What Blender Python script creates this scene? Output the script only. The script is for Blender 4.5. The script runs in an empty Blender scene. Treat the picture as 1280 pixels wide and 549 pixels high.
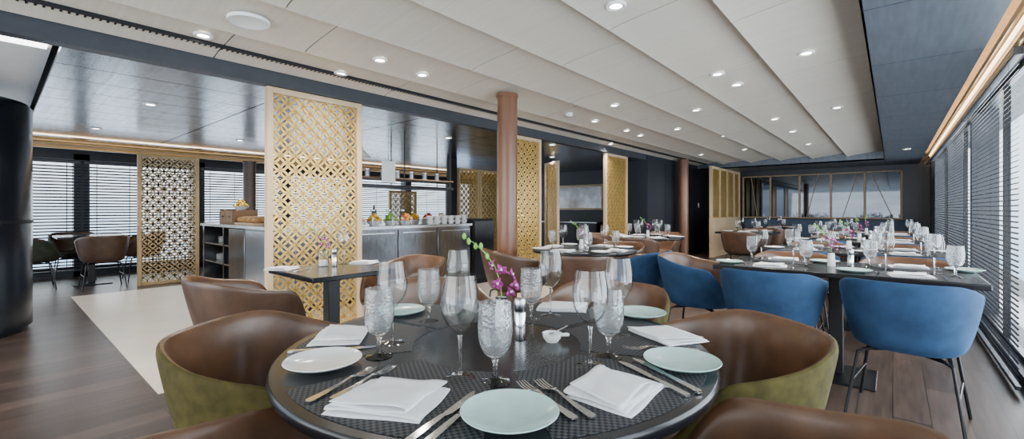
import bpy, bmesh, math, random
from mathutils import Vector, Matrix, noise as mnoise
random.seed(7)
SC=bpy.context.scene
C=SC.collection
PI=math.pi
# ------------------------------------------------------------------ camera geometry (metres, room axis = +Y)
F=556.0; HY=262.0; H=1.15
T=math.atan(476/556)
FWD=Vector((-math.sin(T),math.cos(T),0)); RGT=Vector((math.cos(T),math.sin(T),0))
def cam(d,R,z=0): 
    v=FWD*d+RGT*R; return Vector((v.x,v.y,z))
def at(px,py,z):
    d=(H-z)*F/(py-HY); return cam(d,(px-640)/F*d,z)
# ------------------------------------------------------------------ materials
def M(name,col,rough=.5,metal=0,var=.12,scale=12,stretch=(1,1,1),bump=0,sheen=0,coat=0,emit=0,spec=.5,detail=4):
    m=bpy.data.materials.new(name); m.use_nodes=True
    nt=m.node_tree; b=nt.nodes['Principled BSDF']
    tc=nt.nodes.new('ShaderNodeTexCoord'); mp=nt.nodes.new('ShaderNodeMapping'); n=nt.nodes.new('ShaderNodeTexNoise')
    mp.inputs['Scale'].default_value=stretch; n.inputs['Scale'].default_value=scale; n.inputs['Detail'].default_value=detail
    nt.links.new(tc.outputs['Object'],mp.inputs['Vector']); nt.links.new(mp.outputs['Vector'],n.inputs['Vector'])
    r=nt.nodes.new('ShaderNodeValToRGB')
    r.color_ramp.elements[0].position=.3; r.color_ramp.elements[1].position=.7
    r.color_ramp.elements[0].color=[max(0,c*(1-var)) for c in col]+[1]
    r.color_ramp.elements[1].color=[min(1,c*(1+var)) for c in col]+[1]
    nt.links.new(n.outputs['Fac'],r.inputs['Fac']); nt.links.new(r.outputs['Color'],b.inputs['Base Color'])
    b.inputs['Roughness'].default_value=rough; b.inputs['Metallic'].default_value=metal
    b.inputs['Specular IOR Level'].default_value=spec
    if sheen:
        b.inputs['Sheen Weight'].default_value=sheen; b.inputs['Sheen Roughness'].default_value=.4
        nt.links.new(r.outputs['Color'],b.inputs['Sheen Tint'])
    if coat: b.inputs['Coat Weight'].default_value=coat; b.inputs['Coat Roughness'].default_value=.1
    if bump:
        bp=nt.nodes.new('ShaderNodeBump'); bp.inputs['Strength'].default_value=bump; bp.inputs['Distance'].default_value=.01
        nt.links.new(n.outputs['Fac'],bp.inputs['Height']); nt.links.new(bp.outputs['Normal'],b.inputs['Normal'])
    if emit:
        nt.links.new(r.outputs['Color'],b.inputs['Emission Color']); b.inputs['Emission Strength'].default_value=emit
    return m
m_top=M('charcoal laminate',(.009,.010,.013),.24,0,.1,30,spec=.34)
m_blackmetal=M('black powder coat',(.01,.01,.012),.35,.3)
m_blue=M('blue velvet',(.024,.06,.13),.85,0,.25,9,sheen=.7,spec=.2)
m_olive=M('olive velvet',(.058,.047,.012),.85,0,.3,25,sheen=.3,spec=.2)
m_grgreen=M('grey green velvet',(.04,.045,.03),.85,0,.3,11,sheen=.2,spec=.2)
m_brown=M('brown leather',(.115,.056,.028),.3,0,.4,9,bump=.08)
m_tan=M('tan leather exterior',(.085,.045,.027),.36,0,.25,14)
m_wood=M('pale oak',(.6,.44,.265),.5,0,.12,8,(1,1,.12))
m_dwood=M('mirror frame wood',(.3,.2,.11),.45,0,.12,8)
m_gold=M('deep gold lattice',(.6,.39,.11),.3,.5,.14,15)
m_beige=M('gold tan lattice',(.5,.35,.17),.45,.1,.1,15)
m_copper=M('copper leather column',(.165,.074,.04),.3,0,.15,6,(3,3,.3))
m_steel=M('brushed steel',(.5,.52,.55),.24,1,.08,8,(1,1,14))
m_cut=M('polished cutlery steel',(.75,.76,.78),.1,1,.04,20)
m_dsteel=M('satin buffet steel',(.23,.24,.26),.18,.95,.22,6,(1,12,1))
m_ceil=M('pale brushed ceiling panel',(.63,.575,.49),.42,.0,.05,4,(.35,14,1))
m_ceil2=M('pale plain ceiling',(.8,.79,.76),.6,0,.03)
m_dceil=M('grey metal ceiling panel',(.17,.182,.205),.24,.9,.3,4,(.4,9,1))
m_dceil2=M('slate ceiling panel',(.115,.134,.164),.36,.4,.2,5,(6,.6,1))
m_black=M('matt black',(.007,.007,.009),.5,spec=.3)
m_navy=M('navy wall panel',(.017,.021,.031),.4,.1,.15,3,(1,1,.2))
m_wallg=M('dark grey wall',(.028,.031,.039),.5)
m_lacq=M('black lacquer',(.009,.011,.016),.25,.2,.1,4)
m_slat=M('grey blue blind slat',(.04,.047,.06),.4)
m_white=M('white ceramic',(.82,.84,.83),.15,0,.03,coat=.3)
m_aqua=M('pale aqua ceramic',(.44,.65,.61),.2,0,.06,25,coat=.3)
m_linen=M('white linen',(.84,.85,.88),.85,0,.03,120,bump=.1)
m_marble=M('pale stone floor',(.7,.62,.51),.3,0,.06,2.5,detail=8)
m_brass=M('brass tube',(.8,.56,.27),.3,.9,.05)
m_led=M('warm light strip',(1,.76,.48),.5,0,.02,emit=16)
m_led2=M('soft warm light strip',(1,.76,.48),.5,0,.02,emit=6)
m_lens=M('downlight lens',(1,.95,.86),.5,0,.01,emit=25)
m_panel=M('white light panel',(1,1,1),.5,0,.01,emit=7)
m_plastic=M('white plastic',(.85,.85,.84),.4,0,.02)
m_mirror=M('smoked mirror',(.06,.068,.08),.03,1,.2,1,(1,1,3))
m_green=M('stem green',(.2,.42,.07),.5,0,.2,40)
m_purple=M('purple orchid petal',(.25,.018,.16),.5,0,.7,90)
m_lip=M('pale orchid lip',(.8,.55,.7),.5)
m_oakbox=M('brown crate wood',(.26,.145,.075),.6,0,.2,8,(1,8,1))
m_bread=M('bread crust',(.5,.28,.1),.75,0,.3,30,bump=.3)
m_yellow=M('yellow fruit',(.8,.5,.05),.5,0,.2,30); m_red=M('red fruit',(.55,.05,.03),.4,0,.2,30)
m_leaf=M('salad green',(.22,.4,.07),.6,0,.3,40); m_orange=M('orange fruit',(.85,.27,.03),.5,0,.15,30)
m_pasta=M('pale food',(.75,.62,.4),.6,0,.2,50)
m_cards=M('white card',(.88,.89,.89),.6,0,.02)
m_banq=M('grey blue banquette fabric',(.05,.075,.115),.8,0,.2,20,sheen=.3)
m_bottle=M('dark bottle glass',(.015,.03,.015),.08,0,.1,coat=.5)
def glassmat():
    m=bpy.data.materials.new('clear solid glass'); m.use_nodes=True; nt=m.node_tree; b=nt.nodes['Principled BSDF']
    n=nt.nodes.new('ShaderNodeTexNoise'); n.inputs['Scale'].default_value=6
    r=nt.nodes.new('ShaderNodeMapRange'); r.inputs['To Min'].default_value=0; r.inputs['To Max'].default_value=.004
    nt.links.new(n.outputs['Fac'],r.inputs['Value']); nt.links.new(r.outputs['Result'],b.inputs['Roughness'])
    b.inputs['Base Color'].default_value=(1,1,1,1); b.inputs['Transmission Weight'].default_value=1; b.inputs['IOR'].default_value=1.45
    return m
m_glass=glassmat()
def thinglass():
    # thin blown glass: clear when seen square-on, a little darker and shinier towards the edge
    m=bpy.data.materials.new('thin blown glass'); m.use_nodes=True; nt=m.node_tree
    nt.nodes.remove(nt.nodes['Principled BSDF']); out=nt.nodes['Material Output']
    lw=nt.nodes.new('ShaderNodeLayerWeight'); lw.inputs['Blend'].default_value=.5
    rp=nt.nodes.new('ShaderNodeValToRGB'); rp.color_ramp.elements[0].position=.55; rp.color_ramp.elements[0].color=(.985,.99,.99,1); rp.color_ramp.elements[1].position=1; rp.color_ramp.elements[1].color=(.5,.53,.56,1)
    nt.links.new(lw.outputs['Facing'],rp.inputs['Fac'])
    tr=nt.nodes.new('ShaderNodeBsdfTransparent'); nt.links.new(rp.outputs['Color'],tr.inputs['Color'])
    gl=nt.nodes.new('ShaderNodeBsdfGlossy'); gl.inputs['Roughness'].default_value=.01
    pw=nt.nodes.new('ShaderNodeMath'); pw.operation='POWER'; pw.inputs[1].default_value=4; nt.links.new(lw.outputs['Facing'],pw.inputs[0])
    ma=nt.nodes.new('ShaderNodeMath'); ma.operation='MULTIPLY_ADD'; ma.inputs[1].default_value=.7; ma.inputs[2].default_value=.045; nt.links.new(pw.outputs[0],ma.inputs[0])
    mx=nt.nodes.new('ShaderNodeMixShader'); nt.links.new(ma.outputs[0],mx.inputs['Fac']); nt.links.new(tr.outputs[0],mx.inputs[1]); nt.links.new(gl.outputs[0],mx.inputs[2]); nt.links.new(mx.outputs[0],out.inputs['Surface'])
    return m
m_thin=thinglass()
def frostmat():
    m=bpy.data.materials.new('seeded frosted glass'); m.use_nodes=True; nt=m.node_tree; b=nt.nodes['Principled BSDF']
    v=nt.nodes.new('ShaderNodeTexVoronoi'); v.inputs['Scale'].default_value=110
    tc=nt.nodes.new('ShaderNodeTexCoord'); nt.links.new(tc.outputs['Object'],v.inputs['Vector'])
    bp=nt.nodes.new('ShaderNodeBump'); bp.inputs['Strength'].default_value=.4; bp.inputs['Distance'].default_value=.002
    nt.links.new(v.outputs['Distance'],bp.inputs['Height']); nt.links.new(bp.outputs['Normal'],b.inputs['Normal'])
    b.inputs['Base Color'].default_value=(.96,.985,1,1); b.inputs['Transmission Weight'].default_value=.95; b.inputs['Roughness'].default_value=.04; b.inputs['IOR'].default_value=1.38
    return m
m_frost=frostmat()
def weavemat():
    m=bpy.data.materials.new('black woven vinyl'); m.use_nodes=True; nt=m.node_tree; b=nt.nodes['Principled BSDF']
    tc=nt.nodes.new('ShaderNodeTexCoord'); ck=nt.nodes.new('ShaderNodeTexChecker'); ck.inputs['Scale'].default_value=125
    ck.inputs['Color1'].default_value=(.006,.007,.009,1); ck.inputs['Color2'].default_value=(.065,.068,.076,1)
    nt.links.new(tc.outputs['Object'],ck.inputs['Vector']); nt.links.new(ck.outputs['Color'],b.inputs['Base Color'])
    bp=nt.nodes.new('ShaderNodeBump'); bp.inputs['Strength'].default_value=.6; bp.inputs['Distance'].default_value=.002
    nt.links.new(ck.outputs['Fac'],bp.inputs['Height']); nt.links.new(bp.outputs['Normal'],b.inputs['Normal'])
    b.inputs['Roughness'].default_value=.55; b.inputs['Specular IOR Level'].default_value=.35
    return m
m_weave=weavemat()
def plankmat():
    m=bpy.data.materials.new('dark plank floor'); m.use_nodes=True; nt=m.node_tree; b=nt.nodes['Principled BSDF']
    tc=nt.nodes.new('ShaderNodeTexCoord'); mp=nt.nodes.new('ShaderNodeMapping'); mp.inputs['Rotation'].default_value=(0,0,PI/2)
    br=nt.nodes.new('ShaderNodeTexBrick'); br.inputs['Scale'].default_value=1; br.inputs['Brick Width'].default_value=1.3; br.inputs['Row Height'].default_value=.16
    br.inputs['Mortar Size'].default_value=.002; br.inputs['Color1'].default_value=(.046,.03,.023,1); br.inputs['Color2'].default_value=(.095,.063,.049,1); br.inputs['Mortar'].default_value=(.015,.01,.009,1)
    nt.links.new(tc.outputs['Object'],mp.inputs['Vector']); nt.links.new(mp.outputs['Vector'],br.inputs['Vector'])
    m2=nt.nodes.new('ShaderNodeMapping'); m2.inputs['Scale'].default_value=(14,1,1); nt.links.new(tc.outputs['Object'],m2.inputs['Vector'])
    n=nt.nodes.new('ShaderNodeTexNoise'); n.inputs['Scale'].default_value=2.5; n.inputs['Detail'].default_value=6; nt.links.new(m2.outputs['Vector'],n.inputs['Vector'])
    mx=nt.nodes.new('ShaderNodeMix'); mx.data_type='RGBA'; mx.blend_type='OVERLAY'; mx.inputs[0].default_value=.85
    nt.links.new(br.outputs['Color'],mx.inputs[6]); nt.links.new(n.outputs['Fac'],mx.inputs[7])
    nt.links.new(mx.outputs[2],b.inputs['Base Color']); b.inputs['Roughness'].default_value=.32; b.inputs['Specular IOR Level'].default_value=.4
    return m
m_floor=plankmat()
# ------------------------------------------------------------------ mesh helper
class MB:
    def __init__(s): s.b=bmesh.new()
    def hexa(s,p):
        v=[s.b.verts.new(q) for q in p]
        for f in ((0,3,2,1),(4,5,6,7),(0,1,5,4),(1,2,6,5),(2,3,7,6),(3,0,4,7)): s.b.faces.new([v[i] for i in f])
        return s
    def box(s,x0,x1,y0,y1,z0,z1):
        return s.hexa(((x0,y0,z0),(x1,y0,z0),(x1,y1,z0),(x0,y1,z0),(x0,y0,z1),(x1,y0,z1),(x1,y1,z1),(x0,y1,z1)))
    def rows(s,rows,closed=True):
        vr=[]
        for r in rows:
            if isinstance(r,(tuple,Vector)) : vr.append([s.b.verts.new(r)])
            else: vr.append([s.b.verts.new(q) for q in r])
        for a,b in zip(vr,vr[1:]):
            n=max(len(a),len(b)); rng=range(n) if closed else range(n-1)
            for i in rng:
                j=(i+1)%n
                if len(a)==1 and len(b)==1: continue
                if len(a)==1: s.b.faces.new((a[0],b[j],b[i]))
                elif len(b)==1: s.b.faces.new((a[i],a[j],b[0]))
                else: s.b.faces.new((a[i],a[j],b[j],b[i]))
        return s
    def lathe(s,prof,n=32,c=(0,0,0),sx=1,sy=1):
        rs=[]
        for r,z in prof:
            if r<1e-6: rs.append((c[0],c[1],c[2]+z))
            else: rs.append([(c[0]+sx*r*math.cos(2*PI*i/n),c[1]+sy*r*math.sin(2*PI*i/n),c[2]+z) for i in range(n)])
        return s.rows(rs)
    def tube(s,pts,r,n=10):
        pts=[Vector(p) for p in pts]; rr=r if isinstance(r,(list,tuple)) else [r]*len(pts)
        t=(pts[1]-pts[0]).normalized(); u=t.orthogonal().normalized(); rs=[]
        for k,p in enumerate(pts):
            if k==0: t=(pts[1]-pts[0]).normalized()
            elif k==len(pts)-1: t=(pts[k]-pts[k-1]).normalized()
            else: t=((pts[k+1]-p).normalized()+(p-pts[k-1]).normalized()).normalized()
            u=(u-t*u.dot(t)).normalized(); w=t.cross(u)
            rs.append([tuple(p+(u*math.cos(2*PI*i/n)+w*math.sin(2*PI*i/n))*rr[k]) for i in range(n)])
        return s.rows([tuple(pts[0])]+rs+[tuple(pts[-1])])
    def strip(s,rw,th):
        rs=[[(x-w,y,z),(x+w,y,z),(x+w,y,z+th),(x-w,y,z+th)] for x,y,z,w in rw]
        a,b=rs[0],rs[-1]
        ca=tuple(sum(p[i] for p in a)/4 for i in range(3)); cb=tuple(sum(p[i] for p in b)/4 for i in range(3))
        return s.rows([ca]+rs+[cb])
    def prism(s,out,z0,z1,ax='z'):
        f=(lambda u,v,h:(u,v,h)) if ax=='z' else (lambda u,v,h:(u,h,v))
        a=[s.b.verts.new(f(x,y,z0)) for x,y in out]; b=[s.b.verts.new(f(x,y,z1)) for x,y in out]; n=len(out)
        s.b.faces.new(a[::-1]); s.b.faces.new(b)
        for i in range(n): s.b.faces.new((a[i],a[(i+1)%n],b[(i+1)%n],b[i]))
        return s
    def build(s,name,mat,parent=None,bev=0,sub=0,solid=0,kind=None,loc=None,rot=None):
        bm=s.b; bmesh.ops.recalc_face_normals(bm,faces=bm.faces[:])
        for f in bm.faces: f.smooth=True
        for e in bm.edges:
            if len(e.link_faces)==2 and e.calc_face_angle(0)>.65: e.smooth=False
        me=bpy.data.meshes.new(name); bm.to_mesh(me); bm.free(); me.materials.append(mat)
        o=bpy.data.objects.new(name,me); C.objects.link(o)
        if parent: o.parent=parent
        if loc is not None: o.location=loc
        if rot is not None: o.rotation_euler=(0,0,rot)
        if solid:
            q=o.modifiers.new('s','SOLIDIFY'); q.thickness=solid; q.offset=1
        if bev:
            q=o.modifiers.new('b','BEVEL'); q.width=bev; q.segments=2; q.limit_method='ANGLE'
        if sub:
            q=o.modifiers.new('u','SUBSURF'); q.levels=sub; q.render_levels=sub
        if kind: o['kind']=kind
        return o
def tag(o,label,cat,group=None):
    o['label']=label; o['category']=cat
    if group: o['group']=group
    return o
def thing(name,label,cat,loc=(0,0,0),rot=0,group=None):
    o=bpy.data.objects.new(name,None); C.objects.link(o); o.empty_display_size=.1
    o.location=loc; o.rotation_euler=(0,0,rot); return tag(o,label,cat,group)
def copytree(o,parent=None):
    c=o.copy(); C.objects.link(c)
    if parent: c.parent=parent
    for ch in list(o.children): copytree(ch,c)
    return c
class Proto:
    def __init__(s,fn): s.fn=fn; s.o=None
    def place(s,loc,rot,label,cat,group=None,scale=None):
        if s.o is None: s.o=s.fn(); o=s.o
        else: o=copytree(s.o)
        o.location=loc; o.rotation_euler=(0,0,rot)
        o.scale=(scale or 1,)*3
        if 'group' in o: del o['group']
        return tag(o,label,cat,group)
def rot_to(v): return math.atan2(v.y,v.x)-PI/2      # local +y looks along v
# ------------------------------------------------------------------ room shell
ST='structure'
MB().box(-11.5,1.6,-3,14,-.1,0).build('floor',m_floor,kind=ST)
MB().box(-8.2,-3.47,.67,5.4,0,.004).build('floor',m_marble,kind=ST)
MB().box(-11.5,1.4,-3,14,2.5,2.6).build('ceiling',m_black,kind=ST)  # unseen black lid added over the panels to keep sky light from leaking in
xe=[-.13-.636*i for i in range(7)]
def ceilz(x):
    for i in range(6):
        if xe[i+1]<=x<=xe[i]: return 2.31+.078*((x-xe[i+1])/.636)**.7
    return 2.2
mb=MB()
for i in range(6):
    y=-3-.4*(i%2)
    x0,x1=xe[i]-.012,xe[i+1]+.006
    prof=[(x0-(x0-x1)*k/12, 2.31+.078*(1-k/12)**.7) for k in range(13)]
    while y<12.2:
        a,b=max(y+.005,-3),min(y+1.5-.005,12.2)
        if b-a>.02: mb.prism(prof+[(x1,2.42),(x0,2.42)],a,b,'y')
        y+=1.5
mb.build('ceiling',m_ceil,kind=ST)
mb=MB()                                         # metal ceiling over the buffet side
for i in range(10):
    for k in range(7):
        x0=-4.06-.485*i; mb.box(x0-.473,x0,.29+1.46*k,.29+1.46*k+1.447,2.2,2.23)
mb.build('ceiling',m_dceil,kind=ST)
MB().box(-11,-4.06,-3,.285,2.35,2.38).build('ceiling',m_ceil2,kind=ST)
mb=MB()
for k in range(14): mb.box(-.13,.44,-3+1.2*k,-3+1.2*k+1.19,2.2,2.23)
mb.build('ceiling',m_dceil2,kind=ST)
mb=MB()
for k in range(4): mb.box(-3.95+.955*k,-3.95+.955*k+.948,12.2,13.8,2.2,2.23)
mb.box(-3.95,-.13,12.2,12.22,2.2,2.42); mb.build('ceiling',m_dceil2,kind=ST)
MB().box(-.13,-.118,-3,12.2,2.2,2.42).build('trim_1',m_dceil2,kind=ST)
MB().box(-4.06,-3.96,-3,13.8,2.195,2.45).build('trim_2',m_wallg,kind=ST)
mb=MB().box(-3.958,-3.7,-3,12.2,2.36,2.43)
y=-1
while y<12.2: mb.box(-3.945,-3.715,y,y+.012,2.338,2.36); y+=.035
mb.box(-3.96,-3.945,-3,12.2,2.325,2.37).box(-3.715,-3.70,-3,12.2,2.325,2.37)
mb.build('trim_3',m_black,kind=ST)
# right window wall
MB().box(.44,.455,-3,13.8,2.2,2.45).build('trim_4',m_dceil2,kind=ST)
MB().box(.455,.9,-3,13.8,2.42,2.5).build('trim_5',m_wood,kind=ST)
YR=[1.35,4.1,6.86,9.6,12.3]
mb=MB().box(.64,.9,-3,13.8,2.2,2.42).box(.64,.9,-3,13.8,-.02,.07)
for y in YR+[-1.4]: mb.box(.64,.84,y-.07,y+.07,0,2.3)
mb.box(.64,.84,12.3,13.8,0,2.3); mb.build('wall_right',m_wallg,kind=ST)
for k,(x,z) in enumerate(((.52,2.23),(.58,2.17),(.49,2.31))):
    MB().tube([(x,1,z),(x,13.7,z)],.013,8).build('trim_%d'%(6+k),m_brass,kind=ST)
MB().box(.46,.5,1,13.6,2.39,2.41).build('trim_9',m_led,kind=ST)
MB().box(.615,.638,1,13.6,2.34,2.355).build('trim_16',m_led2,kind=ST)
MB().box(.625,.639,1,13.6,2.22,2.25).box(.625,.639,1,13.6,2.27,2.3).build('trim_17',m_wood,kind=ST)
# left window wall
YL=[-2.4,-.7,1.0,2.7,4.4,6.1,7.8,9.5]
mb=MB().box(-10.9,-10.6,-3,10.6,2.0,2.5).box(-10.9,-10.6,-3,10.6,-.02,.12)
for y in YL: mb.box(-10.85,-10.6,y-.1,y+.1,0,2.1)
mb.build('wall_left',m_wallg,kind=ST)
MB().box(-10.6,-8.92,-3,10.5,2.2,2.24).build('ceiling',m_dceil,kind=ST)
for k,(x,z) in enumerate(((-8.86,2.14),(-8.8,2.08),(-9.0,2.04))):
    MB().tube([(x,-2,z),(x,10.4,z)],.018,8).build('trim_%d'%(10+k),m_brass,kind=ST)
MB().box(-8.96,-8.92,-2,10.4,2.19,2.2).build('trim_13',m_led2,kind=ST)
MB().box(-9.03,-8.99,-2,10.4,2.12,2.17).box(-9.13,-9.09,-2,10.4,2.08,2.13).box(-9.23,-9.19,-2,10.4,2.04,2.09).build('trim_18',m_wood,kind=ST)
# far walls
MB().box(-10.9,-4.6,10.5,10.6,0,2.5).build('wall_back',m_navy,kind=ST)
mb=MB().box(-4.6,-3.95,9,13.9,0,2.45)
for k in range(5): mb.box(-3.95,-3.943,9.02+.96*k,9.02+.96*k+.94,.1,2.19)
mb.build('wall_middle',m_navy,kind=ST)
MB().box(-3.95,.9,13.8,13.9,0,2.5).build('wall_far',m_navy,kind=ST)
MB().box(-3.94,-3.9,9.0,13.75,0,.1).build('baseboard_middle',m_black,kind=ST)
MB().box(-4.75,-4.2,-.9,.26,2.334,2.349).build('trim_15',m_panel,kind=ST)
# ------------------------------------------------------------------ blinds
def blind(x,y0,y1,z0,z1,label,group,sl):
    t=thing('venetian_blind',label,'blind',(x,(y0+y1)/2,z0),0,group); L=(y1-y0)/2; hh=z1-z0
    mb=MB(); z=.06; p,w,h=sl
    while z<hh-.06:
        mb.hexa(((-w,-L,z-h),(w,-L,z+h-.003),(w,L,z+h-.003),(-w,L,z-h),(-w,-L,z-h+.003),(w,-L,z+h),(w,L,z+h),(-w,L,z-h+.003))); z+=p
    mb.build('slats',m_slat,t)
    MB().box(-.022,.022,-L,L,hh-.05,hh).build('headrail',m_slat,t,bev=.004)
    MB().box(-.014,.014,-L,L,0,.025).build('bottom_rail',m_slat,t,bev=.004)
    for q in (-.8,-.27,.27,.8): MB().box(-w-.002,-w-.001,q*L-.005,q*L+.005,.02,hh-.05).build('ladder_tape',m_slat,t)
n=['second','nearest','middle','farthest']
for i in range(1,4):
    blind(.59,YR[i]+.02,YR[i+1]-.02,.03,2.16,'tall dark venetian blind on the right window wall, %s of the three bays'%n[i],'dark blinds of the right window wall',(.035,.0035,.0048))
for i in range(1,len(YL)-1):
    w=['','beside the black curved cabinet','behind the square table','behind the gold-tan lattice screen','behind the wooden crate','behind the hanging rack','at the far end'][i]
    blind(-10.55,YL[i]+.02,YL[i+1]-.02,.1,1.98,'bright backlit blind on the left window wall, '+w,'backlit blinds of the left window wall',(.052,.014,.0125))
for i in range(len(YR)-1):
    MB().box(.70,.74,YR[i]+.07,YR[i+1]-.07,.07,.11).box(.70,.74,YR[i]+.07,YR[i+1]-.07,2.16,2.2).box(.70,.74,(YR[i]+YR[i+1])/2-.025,(YR[i]+YR[i+1])/2+.025,.11,2.16).build('window_%d'%(i+1),m_blackmetal,kind=ST)
for i in range(len(YL)-1):
    MB().box(-10.75,-10.7,YL[i]+.1,YL[i+1]-.1,.12,.17).box(-10.75,-10.7,YL[i]+.1,YL[i+1]-.1,1.95,2.0).build('window_%d'%(i+6),m_blackmetal,kind=ST)
# ------------------------------------------------------------------ lattice screens
def lattice(mb,W,Hh,z0,s=.132,w=.009,th=.008):
    nx=max(1,round(W/s)); s=W/nx; nz=max(1,round(Hh/s)); sz=Hh/nz; n=28
    R=s/2; cs=[(i,k) for i in range(nx+1) for k in range(nz+1)]+[(i+.5,k+.5) for i in range(nx) for k in range(nz)]
    for i,k in cs:
        cy=-W/2+i*s; cz=z0+k*sz
        for q in range(n):
            a0=2*PI*q/n; a1=2*PI*(q+1)/n; am=(a0+a1)/2
            my=cy+R*math.cos(am); mz=cz+R*math.sin(am)*sz/s
            if abs(my)>W/2+.002 or mz<z0-.002 or mz>z0+Hh+.002: continue
            p=[]
            for x in (-th,th):
                for (a,r) in ((a0,R-w),(a1,R-w),(a1,R+w),(a0,R+w)):
                    p.append((x,min(W/2,max(-W/2,cy+r*math.cos(a))),min(z0+Hh,max(z0,cz+r*math.sin(a)*sz/s))))
            mb.hexa(p)
    return mb
def make_screen(W,Hh,mf,ml,label,group,loc,rot=0,s=.132):
    t=thing('lattice_screen',label,'screen',loc,rot,group); f=.05
    for y in (-W/2,W/2-f): MB().box(-.03,.03,y,y+f,0,Hh).build('stile',mf,t,bev=.004)
    for z in (0,Hh-f): MB().box(-.03,.03,-W/2+f,W/2-f,z,z+f).build('rail',mf,t,bev=.004)
    lattice(MB(),W-2*f,Hh-2*f,f,s).build('lattice',ml,t)
    return t
G='gold lattice screens along the buffet'
s0=make_screen(.88,2.193,m_wood,m_gold,'tall gold circle-pattern lattice screen behind the small square table, largest in view',G,(-4.02,1.94,0))
def dupscreen(label,loc,rot=0):
    o=copytree(s0); o.location=loc; o.rotation_euler=(0,0,rot); return tag(o,label,'screen',G)
dupscreen('gold lattice screen partly hidden behind the near copper column',(-4.02,4.9,0))
dupscreen('gold lattice screen beside the framed mirror in the far dark room',(-4.02,7.75,0))
GF='far lattice screens'
make_screen(.78,1.99,m_beige,m_beige,'gold-tan lattice screen near the left windows beside the pale stone floor',GF,(-8.6,1.8,0),s=.135)
make_screen(.6,2.02,m_beige,m_gold,'gold lattice screen behind the buffet counter beside the dark post',GF,(-6.9,6.62,0))
make_screen(.6,2.02,m_beige,m_gold,'gold lattice screen behind the buffet, right one of the pair',GF,(-6.9,7.26,0))
make_screen(.8,1.6,m_beige,m_gold,'small gold lattice screen seen deep behind the buffet rack',GF,(-9.2,6.6,0))
make_screen(.6,2.1,m_wood,m_gold,'gold lattice screen seen edge-on just right of the near column',GF,(-5.2,7.3,0),PI/3)
MB().box(-7.0,-6.85,6.1,6.25,0,2.2).build('trim_14',m_black,kind=ST)
t=thing('booth_partition','pale wood partition with lattice top at the far end of the room','partition',(-3.3,12.4,0))
MB().box(-.04,.04,-1.25,1.3,0,.95).build('base_panel',m_wood,t,bev=.006)
for y in (-1.25,-.6,.05,.7,1.25): MB().box(-.035,.035,y,y+.05,.95,2.19).build('stile',m_wood,t)
MB().box(-.035,.035,-1.2,1.25,2.13,2.19).build('rail',m_wood,t)
lattice(MB(),2.4,1.18,.95).build('lattice',m_gold,t,loc=(0,.03,0))
t=thing('mirror_wall','row of wood-framed smoked mirror panels on the dark far wall','mirror',(-1.5,13.76,.92))
for k in range(5):
    x=-1.7+.67*k
    MB().box(x+.03,x+.65,0,.012,.03,1.12).build('mirror_pane',m_mirror,t)
for k in range(6): MB().box(-1.7+.67*k-.02,-1.7+.67*k+.025,-.02,.035,0,1.15).build('mullion',m_dwood,t,bev=.003)
for x0,x1 in ((-1.35,-1.5),(-.2,.05),(.55,.85),(1.5,1.1)): MB().tube([(x0,-.004,.03),(x1,-.004,1.12)],.009,6).build('reflection_bar',m_dwood,t)  # slim bars stand in for diagonal reflections across the mirror panes
MB().box(-1.7,1.67,-.02,.035,1.12,1.15).build('top_rail',m_dwood,t); MB().box(-1.7,1.67,-.03,.035,0,.03).build('bottom_rail',m_dwood,t)
t=thing('banquette','long grey blue banquette under the mirror panels on the far wall','bench',(-1.35,13.42,0))
MB().box(-1.8,1.8,-.27,.35,0,.3).build('plinth',m_black,t); MB().box(-1.8,1.8,-.3,.2,.3,.46).build('seat_cushion',m_banq,t,bev=.03); MB().box(-1.8,1.8,.18,.34,.4,.9).build('backrest',m_banq,t,bev=.03)
t=thing('framed_mirror','wide wood-framed mirror on the dark wall between two gold screens','mirror',(-6.6,10.49,1.14))
MB().box(-.75,.75,-.01,0,.05,.63).build('mirror_pane',m_dsteel,t)
MB().box(-.8,.8,-.04,.005,0,.05).box(-.8,.8,-.04,.005,.63,.68).box(-.8,-.75,-.04,.005,.05,.63).box(.75,.8,-.04,.005,.05,.63).build('frame',m_wood,t)
t=thing('sideboard','dark low sideboard under the framed mirror in the far room','sideboard',(-6.6,10.2,0))
MB().box(-.9,.9,-.25,.25,.05,.8).build('body',m_wallg,t); MB().box(-.92,.92,-.27,.25,.8,.83).build('worktop',m_dsteel,t); MB().box(-.86,.86,-.2,.22,0,.05).build('plinth',m_black,t)
for k in range(3): MB().box(-.88+.6*k,-.32+.6*k,-.262,-.25,.1,.76).build('door',m_navy,t)
tag(MB().box(-3.938,-3.925,12.2,12.28,1.2,1.32).build('wall_switch',m_plastic,bev=.003),'small white switch plate on the dark wall beyond the far column','switch')
# ------------------------------------------------------------------ columns & curved cabinet
def column(x,y,r,ztop,label,mat=m_copper):
    t=thing('column',label,'column',(x,y,0))
    MB().lathe([(0,0),(r,0),(r,ztop),(0,ztop)],40).build('shaft',mat,t)
    MB().lathe([(r+.001,0),(r+.012,0),(r+.012,.06),(r+.001,.07)],40).build('base_ring',m_blackmetal,t)
    MB().lathe([(r+.001,ztop-.03),(r+.01,ztop-.03),(r+.01,ztop),(r+.001,ztop)],40).build('top_ring',mat,t)
column(-3.0,3.43,.103,2.326,'near round copper brown column rising from the dining floor')
column(-3.72,10.5,.115,2.31,'far round copper brown column beside the navy wall')
column(-8.62,2.95,.1,2.0,'dark brown column behind the buffet crates by the left windows',m_tan)
t=thing('curved_cabinet','black lacquer curved cabinet standing at the left edge of the room','cabinet',(-6.46,-.34,0))
MB().lathe([(0,.0),(.57,0),(.57,.05),(.6,.05),(.6,2.12),(.57,2.16),(0,2.16)],64).build('body',m_lacq,t)
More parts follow.
